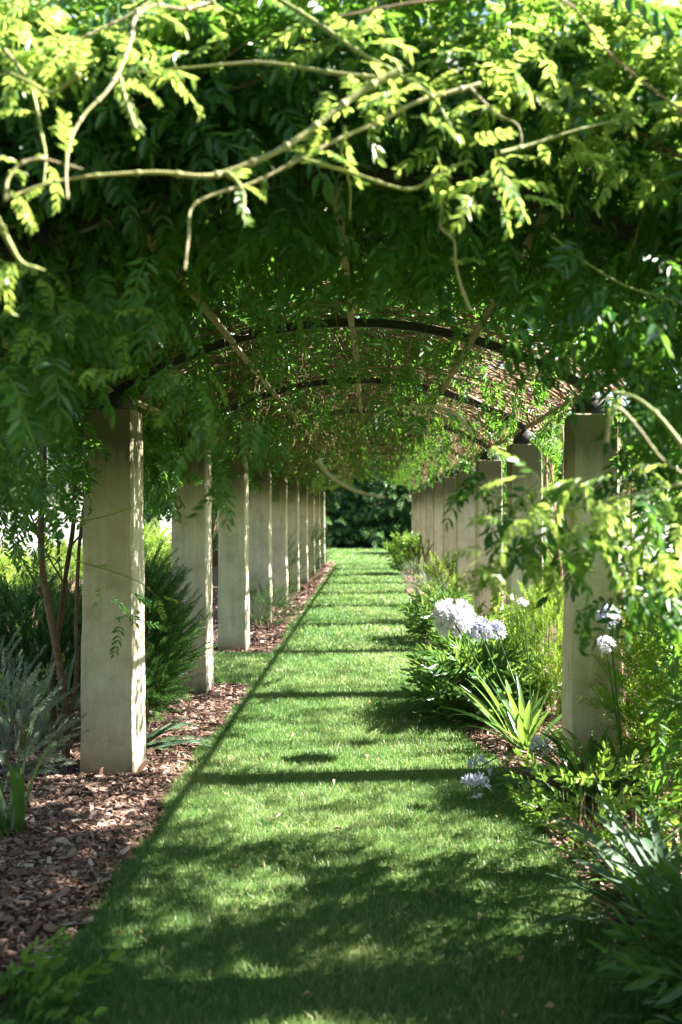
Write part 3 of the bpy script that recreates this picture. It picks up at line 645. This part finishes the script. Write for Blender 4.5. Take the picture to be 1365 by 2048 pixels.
# ---------------------------------------------------------------- shrubs and flowers
def dome_shrub(name, loc, rx, ry, h, tm, mat, n, tl, label, cat, group=None, inner=.35, stems=10, rm=.45, loc0=None, lean=(0, 0), up=.5, z0=.05):
    """many twigs springing from a rounded mass, on a few woody stems"""
    t = empty(name, loc, label, cat, group); L = np.array(loc, float)
    mb = MB()
    for _ in range(stems):
        a = rng.uniform(0, 2*PI); r = rng.uniform(.2, .75)
        tip = L+[r*rx*math.cos(a), r*ry*math.sin(a), h*rng.uniform(.55, .85)]
        b = L+[.06*math.cos(a), .06*math.sin(a), -.02]; m = (b+tip)/2+[.3*r*rx*math.cos(a), .3*r*ry*math.sin(a), -.05*h]
        tube(mb, smooth_path([b, m, tip], 4), .009, .003, 5, caps=False)
    mb.build('stems', 'bark', t)
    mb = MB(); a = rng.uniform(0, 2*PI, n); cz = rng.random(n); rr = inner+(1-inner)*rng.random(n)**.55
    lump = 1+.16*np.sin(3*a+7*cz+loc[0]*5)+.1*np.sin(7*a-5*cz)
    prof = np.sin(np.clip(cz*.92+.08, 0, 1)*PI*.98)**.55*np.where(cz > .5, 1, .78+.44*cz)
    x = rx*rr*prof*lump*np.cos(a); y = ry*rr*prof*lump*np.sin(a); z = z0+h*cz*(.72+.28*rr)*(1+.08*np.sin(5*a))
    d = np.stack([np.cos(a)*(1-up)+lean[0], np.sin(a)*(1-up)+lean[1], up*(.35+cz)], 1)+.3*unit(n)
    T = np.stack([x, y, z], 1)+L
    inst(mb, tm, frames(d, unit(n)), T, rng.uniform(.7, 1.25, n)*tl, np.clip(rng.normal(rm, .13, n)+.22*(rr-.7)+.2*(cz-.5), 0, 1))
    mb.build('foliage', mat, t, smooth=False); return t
dome_shrub('needle_shrub', (-1.70, 7.2, 0), .29, .42, 1.0, NEEDLE, 'needle', 1150, .25, 'feathery dark green shrub pushing out between the first two pillars of the mulch row', 'shrub', 'needle-leaved shrubs', up=.55, z0=.12)
dome_shrub('needle_shrub', (-2.75, 7.9, 0), .72, .6, .85, NEEDLE, 'needle', 1900, .25, 'broad feathery dark shrub behind the twisted vine trunk', 'shrub', 'needle-leaved shrubs', up=.6)
dome_shrub('needle_shrub', (-1.45, 13.55, 0), .36, .4, .5, NEEDLEF, 'needle', 260, .2, 'low rounded green bush spilling over the mulch past the grassy gap', 'shrub', 'needle-leaved shrubs', rm=.6)
dome_shrub('needle_shrub', (-1.62, 17.9, 0), .34, .4, .95, NEEDLEF, 'needle', 240, .24, 'small feathery bush half hidden between the fourth and fifth mulch row pillars', 'shrub', 'needle-leaved shrubs')
dome_shrub('needle_shrub', (-1.55, 23.3, 0), .42, .5, 1.12, NEEDLEF, 'needle', 300, .26, 'upright dark green bush standing between far pillars of the mulch row', 'shrub', 'needle-leaved shrubs')
dome_shrub('needle_shrub', (-1.6, 28.9, 0), .3, .4, 1.1, NEEDLEF, 'needle', 200, .26, 'slim dark bush beside the last pillar of the mulch row', 'shrub', 'needle-leaved shrubs')
dome_shrub('bright_shrub', (1.93, 5.75, 0), .52, .6, 1.12, BOXT, 'box', 1700, .21, 'big yellow-green small-leaved shrub in front of the nearest flower border pillar', 'shrub', 'yellow-green shrubs', up=.5, stems=22, z0=.1)
dome_shrub('bright_shrub', (1.40, 7.75, 0), .33, .4, .93, NEEDLE, 'box', 1000, .18, 'small bright feathery shrub between two flower border pillars', 'shrub', 'yellow-green shrubs', up=.65)
dome_shrub('leafy_perennial', (.80, 7.75, 0), .34, .4, .46, LANCE, 'strap', 330, .24, 'dark leafy mound spreading over the lawn edge behind the agapanthus leaves', 'perennial', None, inner=.2, stems=6, rm=.25, up=.25)
dome_shrub('leafy_perennial', (.92, 8.6, 0), .26, .26, .66, HERBT, 'herb', 90, .26, 'light green broad-leaved plant just below the white agapanthus heads', 'perennial', None, stems=8, rm=.7, up=.4)
dome_shrub('rose_bush', (1.06, 4.75, 0), .34, .42, .34, HERBT, 'herb', 64, .17, 'sparse light green leafy bush trailing over the bark in the near border', 'shrub', None, stems=14, rm=.6, up=.3, z0=.04)
dome_shrub('leafy_perennial', (-1.22, 3.02, -.12), .26, .16, .22, HERBT, 'herb', 26, .2, 'low soft-leaved green plant at the bottom corner of the bark mulch', 'perennial', None, stems=3, rm=.4, up=.3)
dome_shrub('leafy_perennial', (-2.2, 6.35, 0), .14, .14, .62, HERBT, 'herb', 16, .18, 'thin yellow-green sapling beside the silvery plant', 'perennial', None, stems=4, rm=.8, up=.5)
dome_shrub('silver_plant', (-2.5, 6.45, 0), .25, .25, .62, NEEDLE, 'grey', 130, .2, 'silvery grey plant at the edge of the picture below the feathery shrub', 'perennial', 'silver-leaved plants', stems=4, up=.6)
for i, (x, y, rx, h, lb) in enumerate(((.95, 16.6, .27, .42, 'low silvery plant on the flower border edge nearest the white agapanthus'), (.93, 20.0, .3, .5, 'pale grey clump with tall dry stalks on the flower border edge'))):
    dome_shrub('silver_plant', (x, y, 0), rx, .4, h, NEEDLEF, 'grey', 190, .2, lb, 'perennial', 'silver-leaved plants', stems=4, up=.45, rm=.55)
dome_shrub('leafy_perennial', (.97, 25.4, 0), .42, .5, .8, HERBT, 'herb', 200, .34, 'rounded large-leaved green plant at the far end of the flower border', 'perennial', None, stems=5, rm=.6)
dome_shrub('leafy_perennial', (.85, 12.3, 0), .3, .45, .5, LANCE, 'strap', 200, .24, 'dark leafy plant under the white flowers farther down the border', 'perennial', None, inner=.2, stems=4, rm=.4, up=.3)
dome_shrub('bright_shrub', (1.05, 14.4, 0), .26, .4, .8, BOXT, 'box', 240, .26, 'loose yellow-green bush beside the fourth flower border pillar', 'shrub', 'yellow-green shrubs', up=.6)
mb = MB(); t = empty('dry_flower_stalk', (1.02, 19.6, 0), 'bunch of pale dry stalks standing above the grey clump', 'perennial')
for _ in range(9):
    x, y = 1.0+rng.normal(0, .09), 19.7+rng.normal(0, .1); tube(mb, smooth_path([[x, y, 0], [x+rng.normal(0, .03), y, .6], [x+rng.normal(0, .09), y, rng.uniform(.85, 1.15)]], 3), .008, .012, 4)
mb.build('stalks', 'dry', t)

def strap_clump(name, loc, n, L, w, label, cat, mat, spread=(15, 75), stiff=.5, az=None, group=None, r0=.07, rm=.45, twist=.3):
    t = empty(name, loc, label, cat, group); mb = MB(); m = 9; B = np.array(loc, float)
    for i in range(n):
        a = rng.uniform(0, 2*PI) if az is None else rng.normal(az[0], az[1]); th = math.radians(rng.uniform(*spread)); l = L*rng.uniform(.6, 1.15); ww = w*rng.uniform(.75, 1.2)
        out = np.array([math.cos(a), math.sin(a), 0]); side = np.array([-out[1], out[0], 0]); f = np.linspace(0, 1, m)
        bend = (1-stiff)*rng.uniform(.6, 2.4); ang = th+bend*f**1.6
        ds = l/(m-1); pr = np.concatenate([[0], np.cumsum(np.sin(ang[:-1])*ds)]); pz = np.concatenate([[0], np.cumsum(np.cos(ang[:-1])*ds)])
        b = B+out*rng.uniform(0, r0)+side*rng.normal(0, r0*.6); b[2] = B[2]-.01
        c = b+pr[:, None]*out+pz[:, None]*np.array([0, 0, 1]); c[:, 2] = np.maximum(c[:, 2], .015+.01*i/n)
        tw = rng.normal(0, twist)*f; wid = ww*.5*np.clip(.55+1.2*f, 0, 1)*np.clip((1-f)*3.2, 0.02, 1)
        nrm = np.stack([np.cos(ang)*out[0], np.cos(ang)*out[1], -np.sin(ang)], 1)*-1
        s = side*np.cos(tw)[:, None]+nrm*np.sin(tw)[:, None]
        v = np.stack([c-s*wid[:, None]+nrm*wid[:, None]*.35, c, c+s*wid[:, None]+nrm*wid[:, None]*.35], 1).reshape(-1, 3)
        q = [(3*k+j, 3*k+j+1, 3*k+4+j, 3*k+3+j) for k in range(m-1) for j in (0, 1)]
        mb.add(v, q, None, np.clip(rng.normal(rm, .18), 0, 1))
    mb.build('leaves', mat, t); return t
G1 = 'sword-leaved irises in the mulch'
strap_clump('iris', (-2.18, 6.75, 0), 30, .62, .036, 'grey-green sword-leaved iris at the foot of the twisted vine trunk', 'iris', 'iris', (5, 60), .55, group=G1)
strap_clump('iris', (-1.64, 6.62, 0), 22, .52, .034, 'flopped grey-green iris leaves lying out from behind the nearest mulch row pillar', 'iris', 'iris', (45, 85), .45, az=(-.25, .6), group=G1)
strap_clump('iris', (-1.80, 4.85, 0), 17, .50, .04, 'upright green iris clump nearest the camera in the shady bark mulch', 'iris', 'strap', (4, 48), .72, group=G1, rm=.3)
def floret_tmpl():
    parts = [([[-.012, 0, 0], [.012, 0, 0], [.012, .62, 0], [-.012, .62, 0]], [(0, 1, 2, 3)], -.6)]
    for k in range(6):
        a = k*PI/3; o = np.array([math.cos(a), 0, math.sin(a)])
        v, q = blade(np.array([0, .58, 0])+o*.02, o*.62+np.array([0, .75, 0]), np.array([0, 1., 0])-o*.2, .44, .15, .2, .25); parts.append((v, q, random.uniform(-.1, .1)))
    return tmpl_join(parts)
FLO = [floret_tmpl() for _ in range(3)]
def umbel(parent, c, r, mat, n, stem_from, bend=(0, 0, 0), stemr=.006, up=(0, 0, 1)):
    c = np.array(c, float); s = np.array(stem_from, float)
    mb = MB(); tube(mb, smooth_path([s, (s+c)/2+np.array(bend), c], 6), stemr*1.1, stemr*.8, 6, rnd=.2); st = mb.build('flower_stem', 'strap', parent)
    mb = MB(); d = unit(n)+np.array(up)*.55
    inst(mb, FLO, frames(d, unit(n)), np.repeat(c[None], n, 0), rng.uniform(.62, 1.15, n)*r, np.clip(rng.normal(.55, .2, n), 0, 1))
    return mb.build('flower_head', mat, st, smooth=False)
G2 = 'agapanthus clumps of the flower border'
ag = strap_clump('agapanthus', (1.02, 6.72, 0), 46, .62, .036, 'agapanthus with tall white and lilac heads leaning over the lawn edge', 'agapanthus', 'strap', (8, 68), .5, group=G2, rm=.55)
umbel(ag, P(906, 1240, 6.5), .155, 'white', 105, (1.02, 6.7, .1), (0, 0, -.02))
umbel(ag, P(958, 1258, 6.9), .10, 'blue', 55, (1.06, 6.75, .1), (-.02, 0, 0))
umbel(ag, P(993, 1262, 7.2), .085, 'blue', 40, (1.1, 6.9, .1))
umbel(ag, P(1046, 1208, 6.6), .05, 'white', 16, (1.06, 6.65, .1), (.01, 0, 0), .005)
ag2 = strap_clump('agapanthus', (1.22, 5.55, 0), 64, .66, .036, 'agapanthus with arching leaves and drooping lilac heads in front of the first flower border pillar', 'agapanthus', 'strap', (15, 82), .4, group=G2, rm=.4)
umbel(ag2, (.56, 5.5, .08), .10, 'blue', 16, (1.2, 5.5, .06), (-.05, 0, .12), .005)
umbel(ag2, (.64, 6.0, .07), .09, 'blue', 13, (1.2, 5.6, .06), (-.05, .1, .12), .005)
umbel(ag2, (.98, 5.85, .22), .075, 'blue', 20, (1.24, 5.6, .06), (-.03, .03, .1), .005)
ag3 = strap_clump('agapanthus', (1.44, 5.62, 0), 22, .5, .034, 'agapanthus with small lilac heads between the first flower border pillar and the yellow-green shrub', 'agapanthus', 'strap', (10, 55), .6, group=G2)
umbel(ag3, P(1218, 1240, 5.45), .085, 'blue', 46, (1.42, 5.6, .05)); umbel(ag3, P(1212, 1290, 5.35), .06, 'white', 26, (1.42, 5.6, .05))
strap_clump('agapanthus', (1.16, 3.75, 0), 42, .6, .042, 'agapanthus leaves reaching into the near border from the edge of the picture', 'agapanthus', 'iris', (12, 70), .45, az=(2.7, 1.1), group=G2, rm=.4)
strap_clump('agapanthus', (1.18, 3.2, 0), 22, .46, .046, 'broad dark-leaved agapanthus in the near bottom corner of the border', 'agapanthus', 'strap', (35, 85), .5, az=(2.6, .9), group=G2, rm=.25)

strap_clump('agapanthus', (1.12, 4.3, 0), 34, .5, .036, 'agapanthus leaves arching over the sparse light green bush in the near border', 'agapanthus', 'strap', (20, 80), .42, group=G2, rm=.5)
dome_shrub('leafy_perennial', (1.22, 3.05, 0), .3, .3, .4, LANCE, 'strap', 120, .22, 'low dark-leaved plant filling the bottom corner of the flower border', 'perennial', None, inner=.2, stems=4, rm=.4, up=.3)
dome_shrub('silver_plant', (-2.12, 5.75, 0), .3, .3, .5, NEEDLE, 'grey', 170, .2, 'silvery grey plant in front of the twisted vine trunk', 'perennial', 'silver-leaved plants', stems=4, up=.5)
# ---- sunlit planting and trees beyond the pergola
def spikes(name, loc, rx, ry, h, n, label, mat='white'):
    t = dome_shrub(name, loc, rx, ry, h*.72, BOXT, 'box', 210, .34, label, 'shrub', 'white-flowering shrubs beyond the pillars', stems=4, rm=.8)
    mb = MB(); L = np.array(loc)
    a = rng.uniform(0, 2*PI, n); r = rng.random(n)**.5; x = L[0]+rx*r*np.cos(a); y = L[1]+ry*r*np.sin(a)
    z = h*(.72-.25*r*r)+rng.uniform(-.1, .1, n); d = np.stack([.35*np.cos(a)*r, .35*np.sin(a)*r, np.ones(n)], 1)+.12*unit(n)
    inst(mb, SPK, frames(d, unit(n)), np.stack([x, y, z], 1), rng.uniform(.22, .42, n), np.clip(rng.normal(.6, .2, n), 0, 1))
    mb.build('flower_spikes', mat, t, smooth=False); return t
SPK = [twig(30, .10, .5, 60) for _ in range(2)]
sp1 = spikes('flowering_shrub', (-6.4, 27.0, 0), 1.0, .9, 1.85, 330, 'white-spired flowering shrub glowing in sun between the first two mulch row pillars')
spk = kids(sp1)
for i, (x, y, s, lb) in enumerate(((-6.6, 19.4, 1.0, 'white-flowering shrub just left of the twisted vine trunk'), (-6.5, 16.2, 1.0, 'white-flowering shrub at the edge of the picture beyond the feathery bushes'), (-6.9, 22.6, .95, 'white-flowering shrub directly behind the nearest mulch row pillar'), (-7.0, 17.6, 1.1, 'taller white-flowering shrub at the back of the bank near the picture edge'), (-5.45, 25.5, 1.0, 'white-flowering shrub at the near end of the bright patch between pillars'),
                                   (-7.3, 29.8, 1.05, 'white-flowering shrub at the back of the bright patch between pillars'), (-6.3, 29.0, 1.05, 'white-flowering shrub farthest off behind the mulch row'), (3.7, 12.5, .95, 'white-flowering shrub showing behind the second flower border pillar'), (3.9, 17.5, 1, 'white-flowering shrub far behind the flower border pillars'), (3.1, 9.4, .9, 'white-flowering shrub behind the peeling vine trunk'))):
    copy_tree(sp1, (x, y, 0), rng.uniform(0, 6), s, lb, ch=spk)
def conifer(name, loc, r, h, n, mat, label, cat, tl, col=False, group=None):
    t = empty(name, loc, label, cat, group); L = np.array(loc)
    mb = MB(); tube(mb, [L+[0, 0, -.1], L+[0, 0, h*.5], L+[0, 0, h*.95]], r*.08+.05, .02, 7); mb.build('trunk', 'bark', t)
    mb = MB(); f = rng.random(n)**(1 if col else 1.25); a = rng.uniform(0, 2*PI, n); z = .25+f*h
    prof = (np.sin(np.clip(f*.93+.07, 0, 1)*PI)**.4 if col else (1-f)**.75+.06)*(1+.15*np.sin(a*5+z*3)+.15*np.sin(z*7+a*2))
    rr = (.45+.55*rng.random(n)**.5)*prof*r
    d = np.stack([np.cos(a), np.sin(a), np.full(n, 1.8 if col else -.25)], 1)+.35*unit(n)
    inst(mb, CONI, frames(d, np.array([0, 0, 1.])+.4*unit(n)), L+np.stack([rr*np.cos(a), rr*np.sin(a), z], 1), rng.uniform(.7, 1.3, n)*tl, np.clip(rng.normal(.45, .17, n), 0, 1))
    mb.build('crown', mat, t, smooth=False); return t
GC = 'dark conifers closing the far end'
c0 = conifer('conifer', (-4.2, 46.6, 0), 2.3, 8.5, 1500, 'conifer', 'dark conifer at the far end seen beside the last mulch row pillar', 'tree', .75, group=GC)
c1 = conifer('conifer', (-.6, 46.2, 0), 2.2, 8, 1500, 'conifer', 'dark conifer right at the middle of the far opening', 'tree', .75, group=GC)
kc0, kc1 = kids(c0), kids(c1)
for i, (x, y, lb) in enumerate(((-2.4, 46.0, 'dark conifer in the far opening on its mulch row half'), (1.2, 46.1, 'dark conifer in the far opening on its flower border half'), (3.0, 46.7, 'dark conifer at the far end hidden partly by the flower border pillars'), (-6.3, 46.4, 'dark conifer beyond the far mulch row pillars'),
                                (5.2, 46.3, 'dark conifer beyond the far flower border pillars'), (-8.6, 47, 'dark conifer farther off behind the flowering shrubs'), (7.6, 47, 'dark conifer farthest along the flower border side'))):
    copy_tree((c0, c1)[i % 2], (x, y, 0), rng.uniform(0, 6), rng.uniform(.92, 1.1), lb, ch=(kc0, kc1)[i % 2])
GY = 'columnar cypresses beyond the mulch beds'
y0 = conifer('cypress', (-8.0, 24, 0), .75, 8.5, 1300, 'cypress', 'pale hazy columnar cypress seen above the flowering shrubs by the vine trunk', 'tree', .5, True, GY); ky = kids(y0)
for x, y, s, lb in ((-9.9, 24.5, 1.05, 'columnar cypress next to the picture edge beyond the mulch bed'), (-6.0, 24.5, .95, 'columnar cypress seen between the first two mulch row pillars'), (-4.6, 29, 1, 'columnar cypress far behind the second mulch row pillar'), (-11.9, 26, 1.1, 'outermost columnar cypress beyond the mulch bed')):
    copy_tree(y0, (x, y, 0), rng.uniform(0, 6), s, lb, ch=ky)
def tree(loc, r, h, n, label, group):
    t = empty('broadleaf_tree', loc, label, 'tree', group); L = np.array(loc); mb = MB()
    top = L+[.2, .1, h*.55]; tube(mb, smooth_path([L+[0, 0, -.1], L+[.1, -.05, h*.3], top], 5), .14, .08, 9, knots=.04)
    for k in range(7):
        a = k*.9; tube(mb, smooth_path([L+[.1, 0, h*(.28+.03*k)], L+[r*.4*math.cos(a), r*.4*math.sin(a), h*(.45+.03*k)], L+[r*.75*math.cos(a), r*.75*math.sin(a), h*(.5+.05*k)]], 4), .05, .015, 6)
    mb.build('trunk', 'bark', t); mb = MB()
    c = unit(16)*rng.random((16, 1))**.4*[r*.72, r*.72, h*.26]+[0, 0, h*.62]; j = rng.integers(0, 16, n)
    T = L+c[j]+unit(n)*(rng.random((n, 1))**.45)*r*.42
    inst(mb, TREET, frames(unit(n)+[0, 0, -.2], unit(n)+[0, 0, .8]), T, rng.uniform(.3, .55, n), np.clip(rng.normal(.45, .18, n), 0, 1))
    mb.build('crown', 'tree', t, smooth=False); return t
GT = 'broadleaf trees around the garden'
t0 = tree((-9.5, 17, 0), 2.6, 6.5, 1500, 'round-crowned sunlit tree beyond the beds behind the vine trunk', GT); kt = kids(t0)
for x, y, s, lb in ((-13.5, 20, 1.2, 'broad tree at the outer edge of the garden beyond the mulch bed'), (-7.5, 33, 1.1, 'broad tree far behind the mulch row pillars'), (-9, 9.5, .8, 'small tree close to the mulch bed outside the picture edge'), (7.5, 15.5, .72, 'small bright tree behind the flower border pillars'),
                    (8.5, 22, .8, 'sunlit tree farther along behind the flower border'), (7.0, 29, .8, 'sunlit tree far behind the flower border pillars'), (9.0, 11, .7, 'sunlit small tree beside the flower border near the picture edge'), (6.5, 38, 1, 'tree near the far end of the flower border side'), (-5.5, 39, 1, 'tree near the far end of the mulch row side')):
    copy_tree(t0, (x, y, 0), rng.uniform(0, 6), s, lb, ch=kt)
for x, y, s, lb in ((-4.6, -2.2, 1.0, 'unseen broad tree added to block sky behind the camera end of the mulch bed'), (.6, -4.6, 1.1, 'unseen broad tree added to block sky straight behind the lawn'), (5.2, -4.4, 1.0, 'unseen broad tree added to block sky behind the flower border end'), (-7.2, 2.5, 1.0, 'unseen broad tree added to block sky level with the near mulch bed')):  # unseen trees, added to keep sky light off the near lawn
    copy_tree(t0, (x, y, -.6), rng.uniform(0, 6), s, lb, ch=kt)
# low green bushes filling the ground beyond the borders
b0 = dome_shrub('bush', (-4.2, 10.2, 0), .8, .7, 1.0, BOXT, 'box', 380, .34, 'rounded green bush under the white flowers between the mulch row pillars', 'shrub', 'bushes beyond the borders', rm=.6); kb = kids(b0)
for x, y, s, lb in ((-5.6, 10.6, 1, 'rounded bush at the picture edge behind the feathery shrub'), (-4.6, 18.5, 1.2, 'rounded bush far behind the mulch row'), (3.0, 7.6, .95, 'rounded sunlit bush behind the big yellow-green shrub'), (3.6, 10.6, 1.1, 'rounded sunlit bush past the peeling trunk'), (4.0, 14.8, 1.3, 'rounded bush behind the middle of the flower border'), (4.2, 20.5, 1.4, 'rounded bush far behind the flower border'), (3.4, 25, 1.3, 'rounded bush at the far end of the flower border')):
    copy_tree(b0, (x, y, 0), rng.uniform(0, 6), s, lb, ch=kb)

# ---------------------------------------------------------------- fallen leaves on the lawn
for i in range(44):
    y = 2.9+9*rng.random()**1.4; x = rng.uniform(-.95, redge(y)-.05); mb = MB(); a = rng.uniform(0, 6)
    v, q = blade(np.zeros(3), np.array([math.cos(a), math.sin(a), .12]), np.array([.3*rng.standard_normal(), .3*rng.standard_normal(), 1]), rng.uniform(.025, .055), rng.uniform(.012, .024), .3, .4)
    mb.add(np.array(v)+[x, y, .036], q, None, rng.random()); tag(mb.build('fallen_leaf', 'dead', loc=(x, y, .036)), 'small dry tan leaf fallen on the mown grass', 'fallen leaf', 'fallen leaves on the grass')
